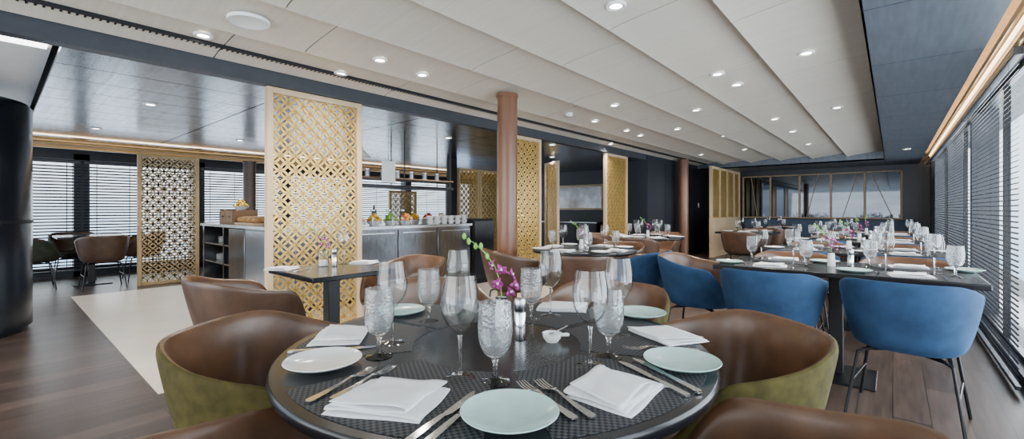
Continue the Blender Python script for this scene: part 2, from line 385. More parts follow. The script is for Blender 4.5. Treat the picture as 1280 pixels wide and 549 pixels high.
for a in (2.2,-.9,-.55,.55): 
    MB().box(.595,.612,-.012,.012,.06,2.1).build('edge_strip',m_black,t,rot=a)
MB().lathe([(.601,1.02),(.606,1.02),(.606,1.05),(.601,1.05)],64).build('seam',m_black,t)
# ------------------------------------------------------------------ ceiling fittings
def mk_down():
    t=thing('downlight','x','x')
    MB().lathe([(.036,0),(.054,-.004),(.058,.0),(.058,.012),(.036,.012)],24).build('trim_ring',m_plastic,t)
    MB().lathe([(0,.004),(.037,.004),(.037,.01),(0,.01)],20).build('lens',m_lens,t)
    return t
DL=Proto(mk_down)
def spot(p,e,col=(1,.93,.85),size=2.4):
    l=bpy.data.lights.new('spot_lamp','SPOT'); l.energy=e; l.spot_size=size; l.spot_blend=1; l.shadow_soft_size=.035; l.color=col
    o=bpy.data.objects.new('spot_lamp',l); C.objects.link(o); o.location=p
pxs=[(475,72),(426,90),(528,90),(254,43),(743,150),(768,130),(783,162),(897,90),(921,104),(968,147),(1008,64),(990,163),(1046,133),(1010,179),(876,192),(846,160),(930,187),(800,168),(760,178),(690,168),(870,136),(845,185),(915,170),(770,2)]
for i,(px,py) in enumerate(pxs):
    p=at(px,py,2.36)
    for e in xe:
        if abs(p.x-e)<.08: p.x=e-.09 if e>-3.9 else e+.1
    p.z=ceilz(p.x)-.012
    DL.place(p,0,'small round recessed downlight in the pale stepped ceiling','light','recessed downlights of the pale ceiling')
    if i<19: spot(p-Vector((0,0,.03)),72)
for px,py in ((188,130),(560,172),(300,175),(690,196),(120,160)):
    p=at(px,py,2.2); p.z=2.19
    DL.place(p,0,'small round recessed downlight in the grey metal ceiling over the buffet','light','recessed downlights of the metal ceiling')
    spot(p-Vector((0,0,.03)),72,(.98,.97,.96))
p=at(1133,186,2.2); p.z=2.19; DL.place(p,0,'single recessed downlight in the slate strip beside the window cove','light'); spot(p-Vector((0,0,.03)),20)
p=at(311,22,2.36); p.z=ceilz(p.x)-.015
t=thing('ceiling_speaker','large round white ceiling speaker grille near the vent slot','speaker',p)
MB().lathe([(0,0),(.095,0),(.105,-.004),(.112,.004),(.112,.016),(0,.016)],40).build('grille',m_plastic,t)
MB().lathe([(.1,-.004),(.116,-.006),(.12,.002),(.12,.014),(.1,.014)],40).build('rim',m_plastic,t)
p=at(711,141,2.36); p.z=ceilz(p.x)-.04
t=thing('smoke_detector','round white smoke detector hanging below the pale ceiling left of the downlights','smoke detector',p)
MB().lathe([(0,0),(.03,0),(.04,.012),(.05,.018),(.05,.045),(0,.045)],28).build('body',m_plastic,t); MB().lathe([(.02,-.004),(.03,-.002),(.03,.004),(.02,.004)],20).build('vent_ring',m_dsteel,t)
# ------------------------------------------------------------------ chairs
def sup(phi,W,D,n=2.6):
    sx,cx=math.sin(phi),math.cos(phi)
    return (W*math.copysign(abs(sx)**(2/n),sx), -D*math.copysign(abs(cx)**(2/n),cx))
def ss(a,b,x):
    t=min(1,max(0,(x-a)/(b-a))); return t*t*(3-2*t)
def rim(phi):
    a=math.degrees(abs(phi)); return .768-.075*ss(35,110,a)-.235*ss(108,162,a)
NP=40
def chair_fn(mo,ml):
    def fn():
        t=thing('tub_chair','x','chair')
        def ring(k,zf,zb,dz=0,W=.30,D=.285):
            r=[]
            for i in range(NP):
                phi=-PI+2*PI*i/NP; h=rim(phi); x,y=sup(phi,W*k,D*k)
                z=zb+zf*(h-zb)+dz; y-=.03*max(0,math.cos(phi))*zf
                r.append((x,y,z))
            return r
        outer=[(0,0,.385),ring(.3,0,.385),ring(.58,.0,.385),ring(.72,.03,.385),ring(.80,.12,.385),ring(.87,.32,.385),ring(.935,.6,.385),ring(.985,.88,.385),ring(1.0,.975,.385),ring(.985,1,.385,.006),ring(.965,1,.385,.009)]
        MB().rows(outer).build('shell',mo,t,sub=1)
        inner=[ring(.965,1,.385,.009),ring(.935,1,.385,.006),ring(.905,.96,.385),ring(.875,.8,.4),ring(.84,.5,.4),ring(.80,.2,.41),ring(.75,.05,.42),ring(.5,0,.42),(0,0,.42)]
        MB().rows(inner).build('lining',ml,t,sub=1)
        MB().rows([(0,.01,.422)]+[[(sup(2*PI*i/32,.23*k,.22*k)[0],sup(2*PI*i/32,.23*k,.22*k)[1]+.01,z) for i in range(32)] for k,z in ((.9,.422),(.98,.432),(1,.45),(.96,.466),(.8,.474),(.4,.478))]+[(0,.01,.479)]).build('seat_cushion',ml,t)
        for sx in (-1,1):
            for sy in (-1,1):
                MB().tube([(sx*.13,sy*.12,.385),(sx*.19,sy*.17,.36),(sx*.24,sy*.22,.0)],.0085,8).build('leg',m_blackmetal,t)
        MB().tube([(-.17,-.15,.372),(.17,.15,.372)],.008,8).tube([(-.17,.15,.372),(.17,-.15,.372)],.008,8).tube([(-.212,-.195,.2),(-.212,.195,.2)],.006,8).tube([(.212,-.195,.2),(.212,.195,.2)],.006,8).build('leg_frame',m_blackmetal,t)
        return t
    return fn
CH={'blue velvet':Proto(chair_fn(m_blue,m_brown)),'olive velvet':Proto(chair_fn(m_olive,m_brown)),'brown leather':Proto(chair_fn(m_tan,m_brown)),'grey green velvet':Proto(chair_fn(m_grgreen,m_tan))}
def chair(kind,x,y,face,where,group):
    CH[kind].place((x,y,0),rot_to(Vector(face)),'%s tub chair, %s'%(kind,where),'chair',group)
# ------------------------------------------------------------------ tableware prototypes
def mk_wine():
    t=thing('wine_glass','x','x')
    MB().lathe([(0,0),(.037,0),(.038,.0015),(.02,.004),(.006,.008),(0,.0085)],32).build('foot',m_glass,t)
    MB().lathe([(0,.0086),(.005,.0088),(.0038,.02),(.0034,.06),(.004,.09),(.006,.1035),(0,.104)],16).build('stem',m_glass,t)
    MB().lathe([(0,.1042),(.006,.1046),(.016,.112),(.031,.128),(.042,.15),(.0462,.172),(.0455,.195),(.041,.222),(.0365,.246),(.0355,.246),(.0398,.222),(.0442,.195),(.045,.172),(.041,.151),(.03,.1298),(.015,.1145),(0,.108)],40).build('bowl',m_thin,t)
    return t
def mk_goblet():
    t=thing('water_goblet','x','x')
    MB().lathe([(0,0),(.034,0),(.035,.002),(.02,.006),(.008,.012),(.0055,.025),(.0055,.045),(.009,.055),(0,.0555)],28).build('stem',m_glass,t)
    MB().lathe([(0,.0557),(.01,.057),(.026,.068),(.036,.088),(.040,.112),(.0405,.135),(.038,.165),(.0365,.186),(.035,.186),(.0365,.165),(.0388,.135),(.0382,.112),(.034,.09),(.024,.072),(0,.062)],36).build('bowl',m_frost,t)
    return t
def mk_plate(mat):
    return lambda: MB().lathe([(0,0),(.05,0),(.056,.002),(.08,.009),(.093,.016),(.0945,.0175),(.093,.019),(.079,.0125),(.055,.0055),(0,.0045)],48).build('side_plate',mat)
def mk_fork():
    t=MB(); rw=[(0,-.105,.004,.006),(0,-.1,.004,.0095),(0,-.06,.0035,.008),(0,-.01,.005,.004),(0,.02,.008,.003),(0,.035,.007,.006),(0,.045,.004,.0115),(0,.056,.001,.0125)]
    t.strip(rw,.0022)
    for x in (-.0105,-.0035,.0035,.0105): t.strip([(x,.055,.001,.0022),(x,.08,.0005,.0019),(x*.95,.105,.004,.001)],.0018)
    return t.build('fork',m_cut)
def mk_knife():
    t=thing('knife','x','x')
    MB().strip([(0,-.118,.001,.006),(0,-.112,.001,.0085),(0,-.05,.001,.0075),(0,-.005,.001,.0055)],.005).build('handle',m_cut,t)
    MB().strip([(0,-.005,.0025,.005),(.002,.01,.003,.0085),(.002,.07,.003,.0095),(0,.1,.003,.008),(-.004,.117,.003,.002)],.0014).build('blade',m_cut,t)
    return t
def mk_napkin():
    mb=MB(); n=4; L=.2; W=.155; pts=[]; g=.0032
    for k in range(n):
        a,b=-L/2+.006*k,L/2-.014*k; xs=[a+(b-a)*i/13 for i in range(14)]
        if k%2: xs=xs[::-1]
        for x in xs: pts.append((x,.001+k*g,k))
        if k<n-1:
            e=xs[-1]; d=1 if k%2==0 else -1
            for q in (.25,.5,.75): pts.append((e+d*.003*math.sin(PI*q),.001+k*g+g*q,k+q))
    rows=[]
    for j in range(15):
        v=-W/2+W*j/14
        rows.append([(x+v*.08*k+.003*math.sin(v*34+k*2), v*(1-.03*k)+.006*k+.003*math.sin(x*26+k*2.1), z+.004*k/3*(1+mnoise.noise(Vector((x*18,v*18,k*.4))))+.0005*(1+mnoise.noise(Vector((x*40,v*40,k))))) for x,z,k in pts])
    return mb.rows(rows,closed=False).build('folded_napkin',m_linen,solid=.0013)
def mk_mat():
    return MB().prism([(-.21,-.15),(.21,-.15),(.21,.15),(-.21,.15)],0,.0015).build('placemat',m_weave)
def mk_wedge():
    out=[]; a=math.radians(25.5)
    for i in range(13): q=-a+2*a*i/12; out.append((.58*math.sin(q),.58*math.cos(q)))
    for i in range(5): q=a-2*a*i/4; out.append((.25*math.sin(q),.25*math.cos(q)))
    return MB().prism(out,0,.0015).build('placemat',m_weave)
WINE,GOB,PLW,PLA,FORK,KNIFE,NAP,MAT,WEDGE=Proto(mk_wine),Proto(mk_goblet),Proto(mk_plate(m_white)),Proto(mk_plate(m_aqua)),Proto(mk_fork),Proto(mk_knife),Proto(mk_napkin),Proto(mk_mat),Proto(mk_wedge)
def mk_mill():
    t=thing('pepper_mill','x','x')
    MB().lathe([(0,0),(.017,0),(.018,.003),(.018,.085),(.0165,.087),(0,.087)],28).build('body',m_cut,t)
    MB().lathe([(0,.0872),(.0165,.0872),(.0165,.091),(.018,.093),(.018,.122),(.015,.128),(0,.13)],28).build('cap',m_steel,t)
    return t
def mk_vase():
    t=thing('bud_vase','x','x')
    MB().lathe([(0,0),(.024,0),(.025,.004),(.022,.05),(.019,.1),(.0175,.1),(.02,.05),(.022,.008),(0,.006)],28).build('body',m_white,t)
    MB().lathe([(.0212,.094),(.0222,.0965),(.0205,.101),(.017,.101)],28).build('lip',m_black,t)
    return t
MILL,VASE=Proto(mk_mill),Proto(mk_vase)
def mk_orchid():
    t=thing('orchid_spray','x','x'); rnd=random.Random(3)
    st=[Vector((0,0,.01)),Vector((.0,0,.1)),Vector((-.005,0,.15)),Vector((-.025,.005,.205)),Vector((-.06,.01,.25)),Vector((-.1,.01,.285)),Vector((-.125,.0,.30))]
    MB().tube([tuple(q) for q in st],[.0025,.0025,.0022,.002,.0018,.0014,.001],8).build('stem',m_green,t)
    for (x,y,z) in ((-.09,.012,.27),(-.112,-.008,.288),(-.128,0,.305),(-.07,-.01,.272),(-.05,.012,.235)):
        MB().lathe([(0,-.012),(.005,-.008),(.0075,0),(.005,.008),(0,.014)],10,(x,y,z)).build('bud',m_green,t)
    for i,(x,y,z) in enumerate(((.03,-.012,.115),(-.014,-.022,.145),(.034,.008,.17),(-.04,.0,.205),(.0,-.02,.19),(.046,-.02,.14))):
        mb=MB()
        for k in range(5):
            a=2*PI*k/5+rnd.random()*.4; wv=.007 if k%2 else .0095; L=.0225; rs=[]
            for j in range(6):
                u=j/5; hw=wv*math.sin(PI*min(1,.12+u*.83)); zz=.012*u*u*(1 if k%2 else -.4)
                rs.append([(L*u*math.cos(a)-s*hw*math.sin(a),L*u*math.sin(a)+s*hw*math.cos(a),zz+.004*abs(s)) for s in (-1,-.5,0,.5,1)])
            mb.rows(rs,closed=False)
        o=mb.build('flower',m_purple,t,loc=(x,y,z))
        o.rotation_euler=(1.2+rnd.uniform(-.5,.5),rnd.uniform(-.6,.6),T+rnd.uniform(-.9,.9))
        MB().lathe([(0,0),(.004,.002),(.005,.007),(.002,.012),(0,.013)],10).build('lip',m_lip,o)
    return t
ORC=Proto(mk_orchid)
# ------------------------------------------------------------------ tables
def round_table(x,y,r,label,z=.75):
    t=thing('round_table',label,'table',(x,y,0))
    MB().lathe([(0,z-.032),(r-.012,z-.032),(r-.003,z-.026),(r,z-.016),(r-.002,z-.004),(r-.006,z),(0,z)],96).build('tabletop',m_top,t)
    MB().tube([(0,0,.02),(0,0,z-.032)],.04,24).build('post',m_blackmetal,t)
    MB().lathe([(0,0),(.22,0),(.22,.012),(.05,.022),(0,.022)],48).build('base_plate',m_blackmetal,t)
def rect_table(x,y,w,d,label,z=.75,b=.22):
    t=thing('dining_table',label,'table',(x,y,0))
    MB().box(-w/2,w/2,-d/2,d/2,z-.032,z).build('tabletop',m_top,t,bev=.006)
    MB().box(-.04,.04,-.04,.04,.015,z-.032).build('post',m_blackmetal,t,bev=.004)
    MB().box(-b,b,-b,b,0,.015).build('base_plate',m_blackmetal,t,bev=.004)
def setting(p,f,desc,g,z=.75,full=True,plate='a'):
    f=Vector((f[0],f[1],0)).normalized(); r=Vector((f.y,-f.x,0)); p=Vector((p[0],p[1],z)); ro=rot_to(f)
    q=lambda a,b,dz=.0: p+r*a+f*b+Vector((0,0,dz))
    if full:
        MAT.place(q(0,.165),ro,'black woven placemat, '+desc,'placemat','placemats on the '+g)
        FORK.place(q(-.15,.15,.0015),ro,'steel fork beside the napkin, '+desc,'fork','forks on the '+g)
        KNIFE.place(q(.15,.15,.0015),ro,'steel knife beside the napkin, '+desc,'knife','knives on the '+g)
    NAP.place(q(0,.14,.0015 if full else 0),ro+.2,'folded white napkin, '+desc,'napkin','napkins on the '+g)
    (PLA if plate=='a' else PLW).place(q(-.27,.17,0),0,('pale aqua' if plate=='a' else 'white')+' side plate, '+desc,'plate','side plates on the '+g)
    WINE.place(q(.115,.345),0,'tall clear wine glass, '+desc,'wine glass','wine glasses on the '+g)
    GOB.place(q(.2,.27),0,'frosted water goblet, '+desc,'goblet','water goblets on the '+g)
# ---- near round table
cd,cR,r0=1.34,-.045,.61
tc=cam(cd,cR); round_table(tc.x,tc.y,r0,'large charcoal round dining table laid for six in the foreground')
def tdir(a): return RGT*math.cos(math.radians(a))+FWD*math.sin(math.radians(a))
ZT=.75; ZM=.7515
for a,w in ((-116,'near left'),(-53,'near right'),(7,'right'),(65,'far right'),(119,'far left'),(174,'left')):
    WEDGE.place((tc.x,tc.y,ZT),rot_to(tdir(a)),'black woven wedge placemat, %s seat of near round table'%w,'placemat','placemats on the near round table')
for a,dist,w in ((-119,.64,'bottom left of the near round table'),(-50,.70,'bottom right of the near round table'),
    (8,.70,'right of the near round table below the blue chairs'),(58,.86,'far right of the near round table behind the aqua plate'),
    (113,.88,'far side of the near round table behind the orchid'),(173,.68,'left of the near round table beside the white plate')):
    d=tdir(a); chair('olive velvet',tc.x+d.x*dist,tc.y+d.y*dist,-d,w,'chairs around the near round table')
for px,py,w in ((575,473,'nearest the camera, left of the vase'),(738,458,'right of the salt dish, before a goblet'),(773,419,'behind the right-hand goblet'),(490,429,'behind the leftmost goblet'),(573,392,'far side, behind the nearest wine glass'),(688,395,'far side, right of the pepper mill')):
    WINE.place(at(px,py,ZT),0,'clear wine glass on near round table, '+w,'wine glass','wine glasses on the near round table')
for px,py,w in ((619,478,'centre foreground'),(761,446,'beside the right-hand wine glass'),(474,446,'leftmost, beside the cutlery'),(536,402,'far left of the vase'),(664,400,'just behind the pepper mill')):
    GOB.place(at(px,py,ZT),0,'frosted water goblet on near round table, '+w,'goblet','water goblets on the near round table')
PLW.place(at(404,457,ZM),0,'white side plate at the left edge of the near round table','plate','side plates on the near round table')
for px,py,w in ((637,523,'bottom centre between two napkins'),(852,457,'right edge of the table'),(800,395,'far right before a chair'),(500,392,'far left behind the wine glass')):
    PLA.place(at(px,py,ZM),0,'pale aqua side plate on near round table, '+w,'plate','side plates on the near round table')
for px,py,a,w,sc in ((486,503,-116,'bottom left beside the knives',1.0),(771,490,-53,'bottom right beside the forks',.97),(834,420,7,'right edge above the aqua plate',.95),(425,421,174,'left edge above the white plate',.95),(704,385,65,'far side behind the mill',.95)):
    NAP.place(at(px,py,ZM),rot_to(-tdir(a))+.25,'folded white linen napkin on near round table, '+w,'napkin','napkins on the near round table',sc)
def between(pr,p0,p1,label,cat,grp):
    a=at(*p0,ZM); b=at(*p1,ZM); v=b-a; pr.place((a+b)/2,rot_to(v),label,cat,grp)
fg='forks on the near round table'; kg='knives on the near round table'
between(FORK,(388,503),(464,463),'steel fork, near left seat of near round table, outer by white plate','fork',fg)
between(FORK,(416,501),(490,460),'steel fork, near left seat of near round table, inner by napkin','fork',fg)
between(KNIFE,(522,546),(585,499),'steel knife, near left seat of near round table, inner by napkin','knife',kg)
between(KNIFE,(542,549),(603,497),'steel knife, near left seat of near round table, outer by aqua plate','knife',kg)
between(FORK,(716,525),(652,480),'steel fork, near right seat of near round table, outer by aqua plate','fork',fg)
between(FORK,(742,525),(672,477),'steel fork, near right seat of near round table, inner by napkin','fork',fg)
between(KNIFE,(868,489),(797,452),'steel knife, near right seat of near round table, outer by aqua plate','knife',kg)
between(KNIFE,(850,492),(782,457),'steel knife, near right seat of near round table, inner by napkin','knife',kg)
between(FORK,(866,439),(785,436),'steel fork, right seat of near round table below its napkin','fork',fg)
between(KNIFE,(380,440),(452,436),'steel knife, left seat of near round table below its napkin','knife',kg)
between(FORK,(752,377),(720,390),'steel fork, far right seat of near round table beside its napkin','fork',fg)
MILL.place(at(650,425,ZT),0,'polished steel pepper mill at the centre of the near round table','mill')
vp=at(627,408,ZT)
VASE.place(vp,0,'small white bud vase with black lip at the centre of the near round table','vase')
ORC.place(vp+Vector((0,0,.003)),T,'purple orchid spray with green buds in the near table vase','flower')
p=at(690,427,ZT)
t=thing('salt_dish','tiny white salt dish with a side handle beside the pepper mill','dish',p,T)
MB().lathe([(0,0),(.018,0),(.027,.012),(.03,.026),(.0275,.026),(.024,.013),(.015,.006),(0,.006)],32).build('bowl',m_white,t)
MB().tube([(.027,0,.02),(.045,0,.021),(.052,0,.02)],[.005,.006,.004],10).build('handle',m_white,t)
MB().lathe([(0,.007),(.017,.0075),(.012,.013),(0,.015)],20).build('salt',m_linen,t)
tag(MB().strip([(0,-.01,.02,.004),(0,.0,.02,.005),(0,.012,.022,.002),(0,.06,.034,.0025)],.0015).build('salt_spoon',m_cut,loc=p+Vector((0,0,.004)),rot=T-1.0),'small steel spoon resting in the white salt dish','spoon')
# ---- small side table
rect_table(-2.88,1.49,.64,.56,'small square charcoal table in front of the large lattice screen',b=.18)
g1='chairs at the small square table'
chair('brown leather',-2.84,.97,(0,1),'near side of the small square table',g1)
chair('brown leather',-2.84,2.03,(0,-1),'far side of the small square table, right of the lattice screen',g1)
t1='the small square table before the lattice screen'
for px,py,w in ((352,337,'left end'),(455,329,'right end')):
    NAP.place(at(px,py,ZT),.6,'folded white napkin at the %s of %s'%(w,t1),'napkin','napkins on the small square table',.85)
vp=at(404,333,ZT); 
t=thing('glass_vase','clear cylinder glass vase on '+t1,'vase',vp); MB().lathe([(0,0),(.035,0),(.035,.11),(.0335,.11),(.0335,.006),(0,.006)],28).build('body',m_thin,t); MB().lathe([(0,.0065),(.032,.0065),(.032,.04),(0,.04)],24).build('pebbles',m_white,t)
ORC.place(vp+Vector((0,0,.042)),T+.4,'purple orchid spray in the glass vase on '+t1,'flower',scale=.8)
MILL.place(vp+Vector((.1,.03,0)),0,'steel pepper mill on '+t1,'mill')
WINE.place(at(430,330,ZT),0,'clear wine glass on '+t1,'wine glass')
FORK.place(at(380,338,ZT),.5,'steel fork on '+t1,'fork')
# ---- middle round tables
def round_set(x,y,r,seats,desc,grp,full):
    for a,w in seats:
        d=Vector((math.cos(math.radians(a)),math.sin(math.radians(a)),0))
        setting((x+d.x*r,y+d.y*r),-d,'%s seat of %s'%(w,desc),grp,full=full,plate='w')
mx,my=-2.38,3.9
d1='round table by the near column'
round_table(mx,my,.52,'charcoal round table beside the near copper column')
round_set(mx,my,.52,((0,'right'),(90,'far'),(180,'left'),(270,'near')),d1,d1,True)
gm='chairs at the '+d1
for k,a,dist,w in (('blue velvet',0,.56,'right of '),('brown leather',-60,.70,'near right of '),('brown leather',-118,.76,'near left of '),('brown leather',88,.62,'far side of ')):
    d=Vector((math.cos(math.radians(a)),math.sin(math.radians(a)))); chair(k,mx+d.x*dist,my+d.y*dist,-d,w+d1,gm)
VASE.place((mx-.06,my+.05,ZT),0,'small white bud vase on '+d1,'vase'); ORC.place((mx-.06,my+.05,ZT+.02),T,'purple orchid spray on '+d1,'flower',scale=.85)
MILL.place((mx+.04,my-.02,ZT),0,'steel pepper mill on '+d1,'mill')
round_table(-2.75,6.3,.5,'charcoal round table further back between the two copper columns')
d2='round table between the columns'
round_set(-2.75,6.3,.5,((45,'right'),(135,'far'),(225,'left'),(315,'near')),d2,d2,False)
gm='chairs at the '+d2
for k,a,dist,w in (('brown leather',-80,.62,'near side of '),('brown leather',185,.66,'left of '),('brown leather',98,.78,'far side of ')):
    d=Vector((math.cos(math.radians(a)),math.sin(math.radians(a)))); chair(k,-2.75+d.x*dist,6.3+d.y*dist,-d,w+d2,gm)
VASE.place((-2.75,6.3,ZT),0,'small white bud vase on '+d2,'vase'); ORC.place((-2.75,6.3,ZT+.02),T,'purple orchid spray on '+d2,'flower',scale=.85)
# ---- tables along the windows
ords=['first','second','third','fourth','fifth']
for i,yc in enumerate((3.83,5.5,7.3,9.3)):
    desc='%s right-window table'%ords[i]; grp=desc
    rect_table(-.3,yc,1.4,.82,'charcoal rectangular table, %s along the right window wall'%ords[i])
    for x,s,w in ((-.66,-1,'near left'),(.08,-1,'near right'),(-.66,1,'far left'),(.08,1,'far right')):
        setting((x,yc+s*.41),(0,-s),'%s seat of %s'%(w,desc),grp,full=i<2,plate='w' if i else 'a')
        xx,yy=x,yc+s*.5
        if i==0 and s<0: xx,yy=(.06,3.3) if x>0 else (-.6,3.31)
        chair('blue velvet' if (s<0 or (i==0 and x>0)) else 'brown leather',xx,yy,(.12 if (i==0 and x>0 and s<0) else 0,-s),'%s seat of %s'%(w,desc),'chairs at the '+grp)
    VASE.place((-.33,yc+.02,ZT),0,'small white bud vase on '+desc,'vase'); ORC.place((-.33,yc+.02,ZT+.012),T+.3*i,'purple orchid spray in the vase on '+desc,'flower',scale=.92)
    MILL.place((-.22,yc,ZT),0,'steel pepper mill on '+desc,'mill')
chair('blue velvet',-1.19,3.72,(1,.05),'left end of first right-window table','chairs at the first right-window table')
for i,(x,yc) in enumerate(((-2.0,8.9),(-2.0,11.3))):
    w0='by the far column' if i==0 else 'by the booth partition'
    desc='square table '+w0
    rect_table(x,yc,.9,.8,'charcoal square table '+w0)
    for s,w in ((-1,'near'),(1,'far')):
        setting((x,yc+s*.4),(0,-s),'%s seat of %s'%(w,desc),desc,full=False,plate='w')
        chair('brown leather',x,yc+s*.5,(0,-s),'%s seat of %s'%(w,desc),'chairs at the '+desc)
# ---- table by the left windows
rect_table(-9.45,1.0,.8,.8,'dark square table by the left windows behind the pale stone floor')
gl='chairs at the table by the left windows'; dl='table by the left windows'
chair('brown leather',-8.78,1.05,(-1,0),'near side of '+dl,gl)
chair('grey green velvet',-10.08,.86,(1,0),'window side of '+dl,gl)
chair('brown leather',-9.45,1.62,(0,-1),'lattice screen side of '+dl,gl)
chair('grey green velvet',-9.4,.38,(0,1),'curved cabinet side of '+dl,gl)
# ------------------------------------------------------------------ buffet
t=thing('shelf_cabinet','dark open-shelf buffet cabinet on the pale stone floor left of the large lattice screen','cabinet',(-7.0,2.45,0))
MB().box(-1.15,-1.1,-.32,.32,.08,.9).box(.6,.65,-.32,.32,.08,.9).box(-1.1,.6,.29,.32,.08,.9).build('body',m_dsteel,t)
MB().box(-1.15,.65,-.27,.32,.004,.08).build('plinth',m_black,t)
for z in (.08,.36,.63): MB().box(-1.1,.6,-.31,.29,z,z+.02).build('shelf',m_steel,t)
MB().box(-.27,-.23,-.31,.29,.1,.9).build('divider',m_dsteel,t)
MB().box(.02,.6,-.325,-.312,.09,.89).build('door',m_dsteel,t,bev=.003)
def mk_stack():
    mb=MB()
    for k in range(8): mb.lathe([(0,k*.011),(.06,k*.011),(.11,k*.011+.008),(.108,k*.011+.0105),(0,k*.011+.006)],28)
    return mb.build('plate_stack',m_white)
STK=Proto(mk_stack)
for x,z,w in ((-7.9,.38,'left of the middle shelf'),(-7.5,.38,'right of the middle shelf'),(-7.8,.65,'left of the upper shelf'),(-7.45,.65,'right of the upper shelf'),(-7.1,.38,'right bay middle shelf'),(-7.1,.65,'right bay upper shelf'),(-7.6,.1,'bottom shelf')):
    STK.place((x,2.35,z),0,'stack of white plates inside the open-shelf cabinet, '+w,'plates','plate stacks in the open-shelf cabinet')
def steel_unit(x0,x1,y0,y1,label,side):
    t=thing('steel_cabinet',label,'cabinet',((x0+x1)/2,(y0+y1)/2,0)); w,d=(x1-x0)/2,(y1-y0)/2
    MB().box(-w,w,-d,d,.09,.9).build('body',m_dsteel,t); MB().box(-w+.03,w-.03,-d+.03,d-.03,.004,.09).build('plinth',m_black,t)
    if side=='x':
        MB().box(w,w+.012,-d+.006,d-.006,.12,.88).build('door',m_dsteel,t,bev=.003)
        MB().box(w+.012,w+.03,-d+.06,d-.06,.84,.852).build('handle',m_steel,t)
    else:
        MB().box(-w+.006,w-.006,-d-.012,-d,.12,.88).build('door',m_steel,t,bev=.003)
steel_unit(-6.34,-5.6,2.13,2.77,'steel buffet cabinet at the corner beside the open shelves','y')
for k in range(4):
    steel_unit(-5.6,-4.92,2.13+.66*k,2.13+.66*k+.655,'satin steel buffet cabinet, %s along the counter front facing the diners'%ords[k],'x')
t=thing('dark_end_cabinet','black upright cabinet closing the right end of the buffet counter','cabinet',(-5.2,5.0,0))
MB().box(-.4,.33,-.22,.24,.004,1.0).build('body',m_black,t,bev=.005); MB().box(.33,.342,-.2,.22,.08,.97).build('door',m_lacq,t)
out=[(-8.18,2.1),(-4.88,2.1),(-4.88,4.77),(-5.62,4.77),(-5.62,2.8),(-8.18,2.8)]
tag(MB().prism(out,.9,.94).build('worktop',m_steel,bev=.004),'long steel worktop running round the buffet corner','worktop')
def bowl_fn(mc):
    def fn():
        t=thing('serving_bowl','x','x')
        MB().lathe([(0,0),(.05,0),(.055,.005),(.09,.04),(.11,.06),(.105,.06),(.085,.042),(.05,.012),(0,.01)],32).build('bowl',m_white,t)
        mb=MB(); rr=random.Random(5)
        for k in range(40):
            a=rr.random()*6.28; q=rr.random()**.5*.085; h=.06+.1*(1-q/.09)
            mb.lathe([(0,-.02),(.016,-.012),(.022,0),(.016,.012),(0,.02)],8,(q*math.cos(a),q*math.sin(a),h))
        o=mb.build('food',mc,t); o['kind']='stuff'
        return t
    return fn
BW={n:Proto(bowl_fn(m)) for n,m in (('yellow fruit',m_yellow),('red fruit',m_red),('green salad',m_leaf),('oranges',m_orange),('pale pastries',m_pasta))}
for i,(nm,x,y,w) in enumerate((('pale pastries',-5.12,2.72,'nearest the large lattice screen'),('red fruit',-5.12,2.98,'beside the pale pastries'),('yellow fruit',-5.12,3.23,'under the hanging card'),('green salad',-5.12,3.48,'middle of the counter'),('oranges',-5.12,3.73,'right of the salad'),('yellow fruit',-5.43,4.1,'back row right'),('pale pastries',-5.43,4.62,'beside the black end cabinet'),('green salad',-5.4,2.9,'back row left'),('red fruit',-5.43,4.36,'back row, right half'),('oranges',-7.95,2.4,'left end, beside the crate'),('red fruit',-6.2,2.4,'right of the bread board'))):
    BW[nm].place((x,y,.94),i,'white bowl of %s on the buffet worktop, %s'%(nm,w),'bowl','food bowls on the buffet worktop')
def mk_tumbler():
    return MB().lathe([(0,0),(.027,0),(.029,.004),(.032,.11),(.0305,.11),(.0275,.008),(0,.008)],24).build('tumbler',m_thin)
TUM=Proto(mk_tumbler)
for i in range(9): TUM.place((-4.925,2.66+.145*i,.94),0,'clear glass tumbler in the front row at the left half of the buffet worktop','glass','tumblers on the buffet worktop')
def jar_fn(mc):
    def fn():
        t=thing('storage_jar','x','x')
        MB().lathe([(0,0),(.05,0),(.054,.006),(.054,.15),(.042,.17),(.042,.19),(.039,.19),(.039,.17),(.051,.148),(.051,.008),(0,.006)],24).build('glass_body',m_thin,t)
        MB().lathe([(0,.008),(.049,.008),(.049,.12),(0,.13)],20).build('contents',mc,t)
        MB().lathe([(0,.191),(.045,.191),(.046,.21),(0,.215)],24).build('lid',m_steel,t)
        return t
    return fn
for mc,y,w in ((m_orange,3.15,'orange'),(m_pasta,3.4,'pale'),(m_leaf,3.65,'green'),(m_red,3.88,'red')):
    Proto(jar_fn(mc)).place((-5.42,y,.94),0,'glass storage jar with %s contents in the back row of the buffet'%w,'jar','jars on the buffet worktop')
def mk_bottle():
    t=thing('bottle','x','x')
    MB().lathe([(0,0),(.034,0),(.036,.005),(.036,.17),(.03,.2),(.014,.225),(.013,.27),(0,.27)],24).build('body',m_bottle,t); MB().lathe([(0,.2705),(.015,.2705),(.015,.29),(0,.29)],16).build('cap',m_steel,t)
    return t
BOT=Proto(mk_bottle)
for i in range(3): BOT.place((-5.56,3.02+.24*i,.94),0,'dark glass bottle in the back row of the buffet worktop','bottle','dark bottles on the buffet worktop')
def mk_cup():
    t=thing('cup','x','x')
    MB().lathe([(0,0),(.03,0),(.045,.03),(.05,.06),(.047,.06),(.042,.03),(.026,.006),(0,.006)],24).build('cup_bowl',m_white,t)
    MB().tube([(.044,0,.05),(.068,0,.046),(.066,0,.022),(.04,0,.018)],.005,8).build('handle',m_white,t)
    return t
CUP=Proto(mk_cup)
